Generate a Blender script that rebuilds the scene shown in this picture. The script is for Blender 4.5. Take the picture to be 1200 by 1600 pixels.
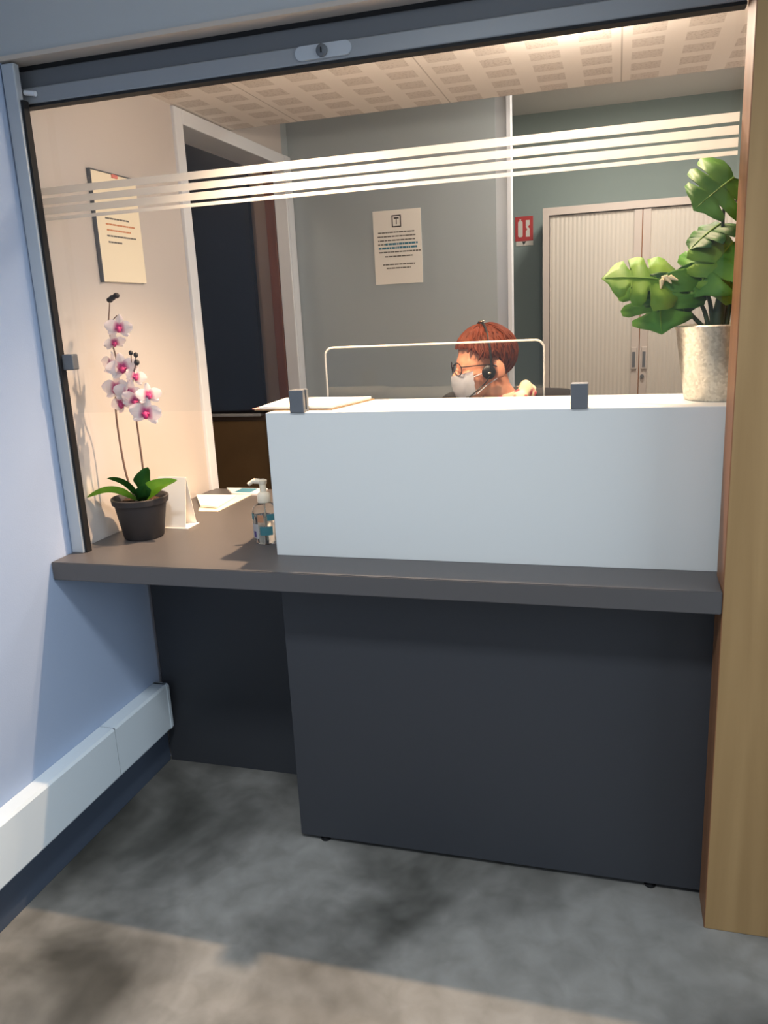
import bpy, bmesh, math, random
from mathutils import Vector, Matrix, Euler, noise
random.seed(7)
for o in list(bpy.data.objects): bpy.data.objects.remove(o)
SC = bpy.context.scene
COL = SC.collection

# ------------------------------------------------------------ camera
cd = bpy.data.cameras.new('camera'); cam = bpy.data.objects.new('camera', cd); COL.objects.link(cam)
cd.sensor_fit = 'VERTICAL'; cd.sensor_height = 24.0; cd.lens = 1240.08 * 24.0 / 1600.0
cd.clip_start = 0.05; cd.clip_end = 60
cam.matrix_world = Matrix(((0.96068218, -0.02059012, 0.27688591, 1.41222),
                           (0.27345986, 0.24277499, -0.93074164, -1.66353),
                           (-0.04805689, 0.96986409, 0.23886018, 1.4), (0, 0, 0, 1)))
SC.camera = cam

# ------------------------------------------------------------ world, exposure
SC.view_settings.view_transform = 'Standard'; SC.view_settings.look = 'None'
SC.view_settings.gamma = 1.0; SC.view_settings.use_curve_mapping = False
SC.view_settings.exposure = 0.0
W = bpy.data.worlds.new('world'); SC.world = W; W.use_nodes = True
W.node_tree.nodes['Background'].inputs[0].default_value = (0.80, 0.90, 1.0, 1)
W.node_tree.nodes['Background'].inputs[1].default_value = 0.60

# ------------------------------------------------------------ lights
WARM = (1.0, 0.68, 0.42)
SOFT_WARM = (1.0, 0.82, 0.66)
COOL = (0.90, 0.96, 1.0)
def light(name, kind, loc, energy, color, size=0.1, rot=(0, 0, 0), size_y=None, spot=None):
    l = bpy.data.lights.new(name, kind); l.energy = energy; l.color = color
    if kind == 'AREA':
        l.size = size
        if size_y: l.shape = 'RECTANGLE'; l.size_y = size_y
    else: l.shadow_soft_size = size
    if spot: l.spot_size = math.radians(spot[0]); l.spot_blend = spot[1]
    o = bpy.data.objects.new(name, l); COL.objects.link(o); o.location = loc; o.rotation_euler = rot
    return o
OFFICE_LAMPS = [(0.71, 0.454, 2.098, 190), (1.30, 0.55, 2.098, 38)]
lp = light('lobby_panel_light', 'AREA', (0.95, -1.15, 2.47), 21, COOL, 0.24); lp.data.spread = math.radians(135)
light('lobby_side_fill', 'AREA', (4.0, -1.6, 1.5), 36, (0.72, 0.85, 1.0), 1.7, (0, math.radians(90), 0), size_y=1.9)  # added fill brightening the blue left wall; no window known there
for i, (x, y, z, e) in enumerate(OFFICE_LAMPS):
    light('office_downlight_light', 'SPOT', (x, y, z - 0.012), e, WARM, 0.014, (0, 0, 0), spot=((108, 1.0), (150, 1.0))[i])
    light('office_ceiling_fill', 'POINT', (x, y, z - 0.085), (2.5, 13)[i], SOFT_WARM, 0.035)  # added point fill for the ceiling and back wall, not a real globe
light('side_room_fill', 'AREA', (-0.6, 1.2, 2.47), 3.5, (1.0, 0.84, 0.7), 0.3)  # added fill lifting the dark room beyond the doorway
light('rear_office_fill', 'AREA', (1.5, 1.75, 2.34), 15, (1.0, 0.9, 0.8), 0.3)  # added fill brightening the rear of the office

# ------------------------------------------------------------ materials
def lin(c):
    return tuple(((v / 255) / 12.92 if v / 255 <= 0.04045 else ((v / 255 + 0.055) / 1.055) ** 2.4) for v in c)
def mat(name, rgb, rough=0.6, metal=0.0, spec=0.5, trans=0.0, ior=1.45, bump=0.0, bscale=60, var=0.0, vscale=8, sheen=0, sss=0, alpha=1):
    m = bpy.data.materials.new(name); m.use_nodes = True; nt = m.node_tree; b = nt.nodes['Principled BSDF']
    c = lin(rgb)
    b.inputs['Base Color'].default_value = (*c, 1); b.inputs['Roughness'].default_value = rough
    b.inputs['Metallic'].default_value = metal; b.inputs['Specular IOR Level'].default_value = spec
    b.inputs['Transmission Weight'].default_value = trans; b.inputs['IOR'].default_value = ior
    b.inputs['Alpha'].default_value = alpha
    if sheen: b.inputs['Sheen Weight'].default_value = sheen
    if sss:
        b.inputs['Subsurface Weight'].default_value = sss; b.inputs['Subsurface Scale'].default_value = 0.01
        b.inputs['Subsurface Radius'].default_value = (1, .35, .2)
    if bump or var:
        tc = nt.nodes.new('ShaderNodeTexCoord')
    if bump:
        n = nt.nodes.new('ShaderNodeTexNoise'); n.inputs['Scale'].default_value = bscale; n.inputs['Detail'].default_value = 6
        nt.links.new(tc.outputs['Object'], n.inputs['Vector'])
        bp = nt.nodes.new('ShaderNodeBump'); bp.inputs['Strength'].default_value = bump; bp.inputs['Distance'].default_value = 0.01
        nt.links.new(n.outputs['Fac'], bp.inputs['Height']); nt.links.new(bp.outputs[0], b.inputs['Normal'])
    if var:
        n = nt.nodes.new('ShaderNodeTexNoise'); n.inputs['Scale'].default_value = vscale; n.inputs['Detail'].default_value = 5
        nt.links.new(tc.outputs['Object'], n.inputs['Vector'])
        r = nt.nodes.new('ShaderNodeValToRGB'); r.color_ramp.elements[0].position = 0.3; r.color_ramp.elements[1].position = 0.7
        r.color_ramp.elements[0].color = (*[v * (1 - var) for v in c], 1); r.color_ramp.elements[1].color = (*[min(1, v * (1 + var)) for v in c], 1)
        nt.links.new(n.outputs['Fac'], r.inputs[0]); nt.links.new(r.outputs[0], b.inputs['Base Color'])
    return m

def floor_mat():
    m = mat('polished_concrete', (120, 122, 120), 0.5, spec=0.4); nt = m.node_tree; b = nt.nodes['Principled BSDF']
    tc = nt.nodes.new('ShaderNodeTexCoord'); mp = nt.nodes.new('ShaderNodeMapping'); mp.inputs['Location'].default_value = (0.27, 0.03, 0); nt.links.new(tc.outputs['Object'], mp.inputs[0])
    def nz(scale, det, dist=0.0):
        n = nt.nodes.new('ShaderNodeTexNoise'); n.inputs['Scale'].default_value = scale; n.inputs['Detail'].default_value = det
        n.inputs['Distortion'].default_value = dist; nt.links.new(mp.outputs[0], n.inputs['Vector']); return n
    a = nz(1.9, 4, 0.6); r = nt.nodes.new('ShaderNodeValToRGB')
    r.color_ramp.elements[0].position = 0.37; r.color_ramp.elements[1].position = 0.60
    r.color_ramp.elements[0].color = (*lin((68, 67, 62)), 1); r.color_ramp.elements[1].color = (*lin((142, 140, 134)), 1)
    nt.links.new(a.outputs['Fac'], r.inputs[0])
    c = nz(14, 8, 0.4); r2 = nt.nodes.new('ShaderNodeValToRGB')
    r2.color_ramp.elements[0].position = 0.3; r2.color_ramp.elements[1].position = 0.75
    r2.color_ramp.elements[0].color = (.78, .78, .78, 1); r2.color_ramp.elements[1].color = (1.12, 1.12, 1.14, 1)
    nt.links.new(c.outputs['Fac'], r2.inputs[0])
    mx = nt.nodes.new('ShaderNodeMix'); mx.data_type = 'RGBA'; mx.blend_type = 'MULTIPLY'; mx.inputs[0].default_value = 1
    nt.links.new(r.outputs[0], mx.inputs[6]); nt.links.new(r2.outputs[0], mx.inputs[7]); nt.links.new(mx.outputs[2], b.inputs['Base Color'])
    rr = nt.nodes.new('ShaderNodeMapRange'); rr.inputs[3].default_value = 0.38; rr.inputs[4].default_value = 0.62
    nt.links.new(c.outputs['Fac'], rr.inputs[0]); nt.links.new(rr.outputs[0], b.inputs['Roughness'])
    return m

def wood_mat(name, c1, c2, stretch=(6, 6, 0.35), rough=0.5):
    m = mat(name, c1, rough); nt = m.node_tree; b = nt.nodes['Principled BSDF']
    tc = nt.nodes.new('ShaderNodeTexCoord'); mp = nt.nodes.new('ShaderNodeMapping'); mp.inputs['Scale'].default_value = stretch
    nt.links.new(tc.outputs['Object'], mp.inputs[0])
    n = nt.nodes.new('ShaderNodeTexNoise'); n.inputs['Scale'].default_value = 2.6; n.inputs['Detail'].default_value = 7; n.inputs['Distortion'].default_value = 0.60
    nt.links.new(mp.outputs[0], n.inputs[0])
    r = nt.nodes.new('ShaderNodeValToRGB'); r.color_ramp.elements[0].position = 0.3; r.color_ramp.elements[1].position = 0.7
    r.color_ramp.elements[0].color = (*lin(c2), 1); r.color_ramp.elements[1].color = (*lin(c1), 1)
    nt.links.new(n.outputs['Fac'], r.inputs[0]); nt.links.new(r.outputs[0], b.inputs['Base Color'])
    return m

def math_node(nt, op, a, b=None, c=None):
    n = nt.nodes.new('ShaderNodeMath'); n.operation = op
    for i, v in enumerate((a, b, c)):
        if v is None: continue
        if isinstance(v, (int, float)): n.inputs[i].default_value = v
        else: nt.links.new(v, n.inputs[i])
    return n.outputs[0]

def tile_mat():
    m = mat('perforated_ceiling_tile', (205, 198, 190), 0.9); nt = m.node_tree; b = nt.nodes['Principled BSDF']
    tc = nt.nodes.new('ShaderNodeTexCoord'); s = nt.nodes.new('ShaderNodeSeparateXYZ'); nt.links.new(tc.outputs['Object'], s.inputs[0])
    T = 0.565
    def band(coord, off, period, half):          # 1 inside the band
        f = math_node(nt, 'FRACT', math_node(nt, 'DIVIDE', math_node(nt, 'SUBTRACT', coord, off), period))
        d = math_node(nt, 'ABSOLUTE', math_node(nt, 'SUBTRACT', f, 0.5))
        return math_node(nt, 'LESS_THAN', d, half / period)
    px = band(s.outputs[0], 0.28, T / 4, 0.043); py = band(s.outputs[1], 0.725, 0.118, 0.038)
    patch = math_node(nt, 'MULTIPLY', px, py)
    jx = band(s.outputs[0], 0.28 - T / 2, T, 0.0022); jy = band(s.outputs[1], 0.725 - T / 2, T, 0.0022)
    joint = math_node(nt, 'MAXIMUM', jx, jy)
    v = nt.nodes.new('ShaderNodeTexVoronoi'); v.inputs['Scale'].default_value = 110; nt.links.new(tc.outputs['Object'], v.inputs['Vector'])
    hole = math_node(nt, 'LESS_THAN', v.outputs['Distance'], 0.34)
    k = math_node(nt, 'MULTIPLY', patch, math_node(nt, 'ADD', math_node(nt, 'MULTIPLY', hole, 0.35), 0.45))
    mx = nt.nodes.new('ShaderNodeMix'); mx.data_type = 'RGBA'; nt.links.new(k, mx.inputs[0])
    mx.inputs[6].default_value = (*lin((236, 228, 220)), 1); mx.inputs[7].default_value = (*lin((188, 176, 166)), 1)
    mx2 = nt.nodes.new('ShaderNodeMix'); mx2.data_type = 'RGBA'; nt.links.new(math_node(nt, 'MULTIPLY', joint, 0.45), mx2.inputs[0])
    nt.links.new(mx.outputs[2], mx2.inputs[6]); mx2.inputs[7].default_value = (*lin((110, 95, 82)), 1)
    nt.links.new(mx2.outputs[2], b.inputs['Base Color'])
    return m

def ribbed_mat():                                 # tambour shutter slats
    m = mat('tambour_slats', (198, 192, 182), 0.45); nt = m.node_tree; b = nt.nodes['Principled BSDF']
    tc = nt.nodes.new('ShaderNodeTexCoord'); w = nt.nodes.new('ShaderNodeTexWave'); w.wave_type = 'BANDS'; w.bands_direction = 'X'
    w.inputs['Scale'].default_value = 16; nt.links.new(tc.outputs['Object'], w.inputs['Vector'])
    bp = nt.nodes.new('ShaderNodeBump'); bp.inputs['Strength'].default_value = 0.5; bp.inputs['Distance'].default_value = 0.004
    nt.links.new(w.outputs['Fac'], bp.inputs['Height']); nt.links.new(bp.outputs[0], b.inputs['Normal'])
    return m

def zinc_mat():
    m = mat('galvanised_zinc', (200, 196, 186), 0.34, metal=0.9); nt = m.node_tree; b = nt.nodes['Principled BSDF']
    tc = nt.nodes.new('ShaderNodeTexCoord'); v = nt.nodes.new('ShaderNodeTexVoronoi'); v.inputs['Scale'].default_value = 170
    nt.links.new(tc.outputs['Object'], v.inputs['Vector'])
    r = nt.nodes.new('ShaderNodeValToRGB'); r.color_ramp.elements[0].color = (*lin((186, 182, 172)), 1); r.color_ramp.elements[1].color = (*lin((226, 222, 212)), 1)
    nt.links.new(v.outputs['Color'], r.inputs[0]); nt.links.new(r.outputs[0], b.inputs['Base Color'])
    bp = nt.nodes.new('ShaderNodeBump'); bp.inputs['Strength'].default_value = 0.5; bp.inputs['Distance'].default_value = 0.004
    n = nt.nodes.new('ShaderNodeTexNoise'); n.inputs['Scale'].default_value = 30; nt.links.new(tc.outputs['Object'], n.inputs['Vector'])
    nt.links.new(n.outputs['Fac'], bp.inputs['Height']); nt.links.new(bp.outputs[0], b.inputs['Normal'])
    return m

def glass_mat(name, tint=(0.97, 0.98, 0.98), ior=1.45):   # thin architectural pane: clear transmission plus fresnel mirror
    m = bpy.data.materials.new(name); m.use_nodes = True; nt = m.node_tree
    for n in list(nt.nodes):
        if n.type != 'OUTPUT_MATERIAL': nt.nodes.remove(n)
    out = nt.nodes['Material Output']
    t = nt.nodes.new('ShaderNodeBsdfTransparent'); t.inputs[0].default_value = (*tint, 1)
    g = nt.nodes.new('ShaderNodeBsdfGlossy'); g.inputs['Roughness'].default_value = 0.01
    f = nt.nodes.new('ShaderNodeFresnel'); f.inputs[0].default_value = ior
    mx = nt.nodes.new('ShaderNodeMixShader'); ge = nt.nodes.new('ShaderNodeNewGeometry')
    front = math_node(nt, 'SUBTRACT', 1.0, ge.outputs['Backfacing'])
    nt.links.new(math_node(nt, 'MULTIPLY', f.outputs[0], front), mx.inputs[0]); nt.links.new(t.outputs[0], mx.inputs[1]); nt.links.new(g.outputs[0], mx.inputs[2])
    nt.links.new(mx.outputs[0], out.inputs[0]); return m

def frosted_mat():
    m = bpy.data.materials.new('frosted_film'); m.use_nodes = True; nt = m.node_tree
    for n in list(nt.nodes):
        if n.type != 'OUTPUT_MATERIAL': nt.nodes.remove(n)
    out = nt.nodes['Material Output']
    d = nt.nodes.new('ShaderNodeBsdfDiffuse'); d.inputs[0].default_value = (.80, .79, .77, 1)
    tl = nt.nodes.new('ShaderNodeBsdfTranslucent'); tl.inputs[0].default_value = (.85, .84, .82, 1)
    a = nt.nodes.new('ShaderNodeMixShader'); a.inputs[0].default_value = 0.8; nt.links.new(d.outputs[0], a.inputs[1]); nt.links.new(tl.outputs[0], a.inputs[2])
    t = nt.nodes.new('ShaderNodeBsdfTransparent'); b = nt.nodes.new('ShaderNodeMixShader'); b.inputs[0].default_value = 0.78
    nt.links.new(t.outputs[0], b.inputs[1]); nt.links.new(a.outputs[0], b.inputs[2]); nt.links.new(b.outputs[0], out.inputs[0]); return m

def petal_mat():                                  # white petals, magenta at the heart (object-space radius via vertex attribute)
    m = mat('orchid_petal', (246, 236, 238), 0.5, sss=0.15); nt = m.node_tree; b = nt.nodes['Principled BSDF']
    a = nt.nodes.new('ShaderNodeAttribute'); a.attribute_name = 'heart'
    r = nt.nodes.new('ShaderNodeValToRGB'); r.color_ramp.elements[0].position = 0.22; r.color_ramp.elements[1].position = 0.72
    r.color_ramp.elements[0].color = (*lin((250, 240, 240)), 1); r.color_ramp.elements[1].color = (*lin((200, 70, 140)), 1)
    nt.links.new(a.outputs['Fac'], r.inputs[0]); nt.links.new(r.outputs[0], b.inputs['Base Color']); return m

def leaf_mat(name, c1, c2):
    m = mat(name, c1, 0.55, spec=0.35); nt = m.node_tree; b = nt.nodes['Principled BSDF']
    tc = nt.nodes.new('ShaderNodeTexCoord'); n = nt.nodes.new('ShaderNodeTexNoise'); n.inputs['Scale'].default_value = 16; n.inputs['Detail'].default_value = 3
    nt.links.new(tc.outputs['Object'], n.inputs['Vector'])
    r = nt.nodes.new('ShaderNodeValToRGB'); r.color_ramp.elements[0].position = 0.35; r.color_ramp.elements[1].position = 0.65
    r.color_ramp.elements[0].color = (*lin(c2), 1); r.color_ramp.elements[1].color = (*lin(c1), 1)
    nt.links.new(n.outputs['Fac'], r.inputs[0]); nt.links.new(r.outputs[0], b.inputs['Base Color']); return m

M = dict(
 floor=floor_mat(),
 blue_wall=mat('pale_blue_paint', (168, 184, 210), 0.7, bump=0.05, bscale=250),
 header=mat('grey_white_paint', (176, 180, 182), 0.8, bump=0.05, bscale=250),
 beige=mat('beige_edge', (196, 184, 172), 0.7),
 cream_wall=mat('cream_white_panel', (196, 189, 184), 0.55, bump=0.02, bscale=200),
 grey_wall=mat('blue_grey_paint', (166, 176, 180), 0.7, bump=0.03, bscale=200),
 teal_wall=mat('grey_green_paint', (156, 174, 172), 0.7, bump=0.03, bscale=200),
 plaster=mat('white_plaster', (236, 233, 228), 0.85, bump=0.05, bscale=120),
 tile=tile_mat(),
 laminate=mat('anthracite_laminate', (86, 83, 83), 0.42, bump=0.03, bscale=500),
 panel=mat('dark_slate_laminate', (57, 59, 64), 0.5, bump=0.03, bscale=400),
 white_lam=mat('white_laminate', (216, 217, 214), 0.45),
 wood=wood_mat('pale_oak', (170, 138, 94), (146, 115, 74)),
 wood_edge=wood_mat('oak_edge', (150, 104, 70), (126, 84, 54)),
 navy=mat('navy_skirting', (74, 84, 100), 0.5),
 trunk=mat('white_pvc', (222, 232, 238), 0.4),
 trunk_seam=mat('seam_grey', (120, 128, 134), 0.6),
 alu=mat('brushed_aluminium', (154, 157, 160), 0.42, metal=0.35),
 alu_dark=mat('dark_grey_aluminium', (106, 109, 113), 0.5, metal=0.3),
 alu_light=mat('pale_aluminium', (186, 192, 198), 0.35, metal=0.3),
 rubber=mat('black_rubber', (22, 22, 24), 0.6),
 black=mat('black_plastic', (20, 20, 22), 0.4),
 screen=mat('dark_navy_glass', (17, 20, 27), 0.4, var=0.25, vscale=2),
 brown=mat('dark_brown_board', (112, 90, 62), 0.6, var=0.1, vscale=6),
 taupe=mat('taupe_paint', (150, 130, 116), 0.8),
 redwood=wood_mat('red_brown_wood', (120, 72, 48), (88, 52, 36)),
 white_metal=mat('white_lacquered_metal', (222, 226, 232), 0.35),
 cab=mat('beige_steel', (190, 180, 172), 0.45),
 ribbed=ribbed_mat(), glass=glass_mat('clear_glass'), acrylic=glass_mat('clear_acrylic', (0.95, 0.96, 0.96)),
 acrylic_edge=mat('polished_acrylic_edge', (236, 230, 220), 0.3, alpha=0.75),
 frosted=frosted_mat(),
 paper=mat('white_paper', (244, 240, 232), 0.8), cream_paper=mat('cream_card', (242, 230, 204), 0.7),
 ink=mat('grey_print', (112, 108, 100), 0.8), blue_ink=mat('blue_highlight', (72, 128, 150), 0.8), red_ink=mat('orange_print', (206, 140, 100), 0.8),
 dark_ink=mat('dark_print', (66, 62, 58), 0.8),
 red=mat('signal_red', (206, 58, 54), 0.5), pink=mat('pink_card', (220, 130, 120), 0.8),
 pot=mat('dark_grey_pot', (52, 48, 48), 0.55), soil=mat('bark_soil', (64, 44, 30), 0.95, bump=0.8, bscale=80, var=0.4, vscale=60),
 orchid_leaf=leaf_mat('orchid_leaf_green', (58, 112, 44), (30, 82, 34)), lime_leaf=leaf_mat('lime_leaf_green', (150, 190, 84), (124, 174, 66)),
 stem=mat('brown_stem', (112, 88, 76), 0.7), bud=mat('black_bud', (30, 24, 24), 0.5), petal=petal_mat(), lip=mat('magenta_lip', (190, 50, 110), 0.5),
 zinc=zinc_mat(), mleaf=leaf_mat('monstera_green', (84, 132, 40), (52, 104, 28)), mleaf_light=leaf_mat('monstera_light_green', (114, 148, 46), (82, 128, 34)),
 mleaf_dark=leaf_mat('monstera_dark_green', (50, 96, 32), (32, 72, 26)), mstem=mat('dark_green_stem', (48, 66, 38), 0.5), dry=mat('dry_cream_sheath', (232, 212, 170), 0.8),
 clear=mat('clear_plastic', (240, 244, 246), 0.05, trans=1.0, ior=1.35), gel=mat('clear_gel', (226, 232, 236), 0.1, trans=0.9, ior=1.33),
 pump=mat('white_pump_plastic', (238, 228, 206), 0.4), label_teal=mat('teal_label', (92, 160, 172), 0.5), label_violet=mat('violet_label', (110, 96, 160), 0.5), label_peach=mat('peach_label', (226, 176, 140), 0.5),
 label_white=mat('white_label', (220, 220, 222), 0.5),
 skin=mat('fair_skin', (214, 150, 122), 0.5, sss=0.12), hair=mat('auburn_hair', (92, 40, 20), 0.62, spec=0.25, var=0.3, vscale=40),
 knit=mat('black_knit', (26, 24, 26), 0.85), denim=mat('dark_trousers', (38, 42, 54), 0.85), mask=mat('pale_blue_mask', (206, 214, 228), 0.8),
 frame=mat('dark_spectacle_frame', (34, 28, 34), 0.35), silver=mat('silver', (210, 200, 180), 0.25, metal=0.9), seatf=mat('charcoal_fabric', (34, 34, 38), 0.9, bump=0.2, bscale=400),
 lamp=mat('lamp_rim', (226, 222, 214), 0.4),
)
def scarf_mat():
    m = mat('floral_scarf', (238, 220, 186), 0.85); nt = m.node_tree; b = nt.nodes['Principled BSDF']
    tc = nt.nodes.new('ShaderNodeTexCoord'); v = nt.nodes.new('ShaderNodeTexVoronoi'); v.inputs['Scale'].default_value = 26; nt.links.new(tc.outputs['Object'], v.inputs['Vector'])
    r = nt.nodes.new('ShaderNodeValToRGB'); r.color_ramp.elements[0].position = 0.25; r.color_ramp.elements[1].position = 0.45
    r.color_ramp.elements[0].color = (*lin((208, 60, 84)), 1); r.color_ramp.elements[1].color = (*lin((240, 222, 186)), 1)
    nt.links.new(v.outputs['Distance'], r.inputs[0]); nt.links.new(r.outputs[0], b.inputs['Base Color']); return m
M['scarf'] = scarf_mat()
def emit_mat(name, rgb, s):
    m = bpy.data.materials.new(name); m.use_nodes = True; b = m.node_tree.nodes['Principled BSDF']
    b.inputs['Emission Color'].default_value = (*rgb, 1); b.inputs['Emission Strength'].default_value = s; return m
M['warm_glow'] = emit_mat('warm_lamp_lens', WARM, 6); M['cool_glow'] = emit_mat('cool_lamp_lens', COOL, 4)

# ------------------------------------------------------------ mesh helpers
def box(bm, x0, x1, y0, y1, z0, z1, bev=0.0, seg=2):
    vs = [bm.verts.new(p) for p in ((x0, y0, z0), (x1, y0, z0), (x1, y1, z0), (x0, y1, z0), (x0, y0, z1), (x1, y0, z1), (x1, y1, z1), (x0, y1, z1))]
    fs = [bm.faces.new([vs[i] for i in f]) for f in ((3, 2, 1, 0), (4, 5, 6, 7), (0, 1, 5, 4), (1, 2, 6, 5), (2, 3, 7, 6), (3, 0, 4, 7))]
    if bev:
        es = list({e for f in fs for e in f.edges})
        bmesh.ops.bevel(bm, geom=es, offset=bev, segments=seg, profile=0.5, affect='EDGES')
    return vs
def bx(*a, bev=0.0, seg=2):
    bm = bmesh.new(); box(bm, *a, bev=bev, seg=seg); return bm
def lathe(bm, prof, n=40, c=(0, 0, 0), cap_bottom=True, cap_top=False, sx=1, sy=1):
    rings = []
    for r, z in prof:
        rings.append([bm.verts.new((c[0] + sx * r * math.cos(2 * math.pi * i / n), c[1] + sy * r * math.sin(2 * math.pi * i / n), c[2] + z)) for i in range(n)])
    for a, b in zip(rings, rings[1:]):
        for i in range(n): bm.faces.new((a[i], a[(i + 1) % n], b[(i + 1) % n], b[i]))
    if cap_bottom: bm.faces.new(rings[0][::-1])
    if cap_top: bm.faces.new(rings[-1])
def tube(bm, pts, rad, n=10, caps=True):
    pts = [Vector(p) for p in pts]
    if not hasattr(rad, '__len__'): rad = [rad] * len(pts)
    rings = []; up = None
    for i, p in enumerate(pts):
        t = (pts[min(i + 1, len(pts) - 1)] - pts[max(i - 1, 0)]).normalized()
        if up is None:
            up = Vector((0, 0, 1)) if abs(t.z) < .9 else Vector((1, 0, 0))
        u = (up - t * up.dot(t)).normalized(); v = t.cross(u); up = u
        rings.append([bm.verts.new(p + (u * math.cos(2 * math.pi * k / n) + v * math.sin(2 * math.pi * k / n)) * rad[i]) for k in range(n)])
    for a, b in zip(rings, rings[1:]):
        for k in range(n): bm.faces.new((a[k], a[(k + 1) % n], b[(k + 1) % n], b[k]))
    if caps: bm.faces.new(rings[0][::-1]); bm.faces.new(rings[-1])
def smooth_path(pts, n=8):
    P = [Vector(p) for p in pts]; P = [P[0] * 2 - P[1]] + P + [P[-1] * 2 - P[-2]]; out = []
    for i in range(1, len(P) - 2):
        for k in range(n):
            t = k / n
            out.append(0.5 * ((2 * P[i]) + (-P[i - 1] + P[i + 1]) * t + (2 * P[i - 1] - 5 * P[i] + 4 * P[i + 1] - P[i + 2]) * t * t + (-P[i - 1] + 3 * P[i] - 3 * P[i + 1] + P[i + 2]) * t ** 3))
    return out + [P[-2]]
def ball(bm, c, r, mtx=None, seg=24, ring=14):
    if not hasattr(r, '__len__'): r = (r, r, r)
    m = Matrix.Translation(c) @ (mtx.to_4x4() if mtx else Matrix.Identity(4)) @ Matrix.Diagonal((*r, 1))
    bmesh.ops.create_uvsphere(bm, u_segments=seg, v_segments=ring, radius=1, matrix=m)
def prism(bm, pts2, axis, a0, a1):        # extrude a 2-D outline along an axis
    def P(u, v, w): return {'x': (w, u, v), 'y': (u, w, v), 'z': (u, v, w)}[axis]
    A = [bm.verts.new(P(u, v, a0)) for u, v in pts2]; B = [bm.verts.new(P(u, v, a1)) for u, v in pts2]
    n = len(A); bm.faces.new(A); bm.faces.new(B[::-1])
    for i in range(n): bm.faces.new((A[(i + 1) % n], A[i], B[i], B[(i + 1) % n]))
def rrect(x0, x1, y0, y1, r, seg=6, corners=(1, 1, 1, 1)):
    out = []
    for (cx, cy, a0, on) in ((x1 - r, y1 - r, 0, corners[0]), (x0 + r, y1 - r, 90, corners[1]), (x0 + r, y0 + r, 180, corners[2]), (x1 - r, y0 + r, 270, corners[3])):
        if on:
            for k in range(seg + 1):
                a = math.radians(a0 + 90 * k / seg); out.append((cx + r * math.cos(a), cy + r * math.sin(a)))
        else:
            a = math.radians(a0 + 45); out.append((cx + r * math.copysign(1, math.cos(a)), cy + r * math.copysign(1, math.sin(a))))
    return out
def obj(name, bm, m, parent=None, smooth=False, matrix=None):
    bmesh.ops.recalc_face_normals(bm, faces=bm.faces)
    me = bpy.data.meshes.new(name)
    if matrix is not None: bm.transform(matrix)
    bm.to_mesh(me); bm.free()
    ms = m if isinstance(m, (list, tuple)) else [m]
    for x in ms: me.materials.append(M[x] if isinstance(x, str) else x)
    if smooth:
        for p in me.polygons: p.use_smooth = True
        try: me.set_sharp_from_angle(angle=math.radians(42))
        except Exception: pass
    o = bpy.data.objects.new(name, me); COL.objects.link(o)
    if parent:
        o.parent = parent
        o.matrix_parent_inverse = parent.matrix_basis.inverted()
    return o
def thing(name, label, cat, loc=(0, 0, 0), group=None):
    o = bpy.data.objects.new(name, None); COL.objects.link(o); o.location = loc; o.empty_display_size = 0.05
    return tag(o, label, cat, group)
def tag(o, label, cat, group=None):
    o['label'] = label; o['category'] = cat
    if group: o['group'] = group
    return o
def struct(name, bm, m, label=None, smooth=False):
    o = obj(name, bm, m, smooth=smooth); o['kind'] = 'structure'
    if label: o['label'] = label
    return o
def bake(o):                                      # freeze modifiers into plain mesh data
    dg = bpy.context.evaluated_depsgraph_get(); dg.update()
    me = bpy.data.meshes.new_from_object(o.evaluated_get(dg)); o.modifiers.clear(); o.data = me
    for p in me.polygons: p.use_smooth = True
def remesh(o, vox, it=6, fac=0.5):
    m = o.modifiers.new('r', 'REMESH'); m.mode = 'VOXEL'; m.voxel_size = vox
    s = o.modifiers.new('s', 'SMOOTH'); s.iterations = it; s.factor = fac
    bake(o)

# ------------------------------------------------------------ key sizes (metres)
XR = 1.633      # left face of the oak post
ZT, ZB = 0.818, 0.769
ZS = 1.183      # top of the white shelf box
YB = 0.409
XE = 1.985      # right wall of the office
ZC = 2.104      # tiled ceiling
ZH = 2.366      # high plaster ceiling

# ------------------------------------------------------------ structure
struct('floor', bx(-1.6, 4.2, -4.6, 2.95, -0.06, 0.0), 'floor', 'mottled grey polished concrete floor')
bm = bmesh.new(); box(bm, -0.12, 0.0, -4.6, 0.13, 0, 2.6)
box(bm, -0.12, 0.0, 0.13, YB + 0.02, 0, ZB)
struct('wall_left', bm, 'blue_wall', 'pale blue painted wall at left, lobby side')
bm = bmesh.new()
box(bm, -0.12, 0.0, YB + 0.02, 0.872, 0, ZB); box(bm, -0.12, 0.0, 0.131, 0.872, ZB, 2.6)
box(bm, -0.12, 0.0, 0.872, 1.80, 2.10, 2.6)
struct('wall_inner_left', bm, 'cream_wall', 'cream white panel wall behind the orchid')
bm = bmesh.new(); box(bm, -0.093, 0.0, 1.80, 1.95, 0, 2.6); box(bm, -0.12, 0.0, 1.95, 2.85, 0, 2.6)
struct('wall_inner_rear_left', bm, 'grey_wall')
struct('wall_header', bx(-0.0, 2.6, 0.085, 0.20, 2.034, 2.6), 'header', 'grey white painted wall strip above the shutter rail')
struct('trim_1', bx(0.0, XR, 0.08, 0.19, 2.024, 2.034), 'beige', 'beige edge strip under the header wall')
struct('ceiling', bx(0.0, XE, 0.20, 1.29, ZC, ZC + 0.03), 'tile', 'cream perforated tile ceiling over the desk')
bm = bmesh.new(); box(bm, 0.0, XE, 1.26, 1.29, ZC + 0.03, ZH); box(bm, 0.0, XE, 1.26, 2.85, ZH, ZH + 0.04)
struct('ceiling_rear', bm, 'plaster', 'white plaster ceiling beyond the tiles')
struct('wall_right', bx(XE, XE + 0.1, 0.20, 2.95, 0, 2.6), 'cream_wall')
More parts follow.
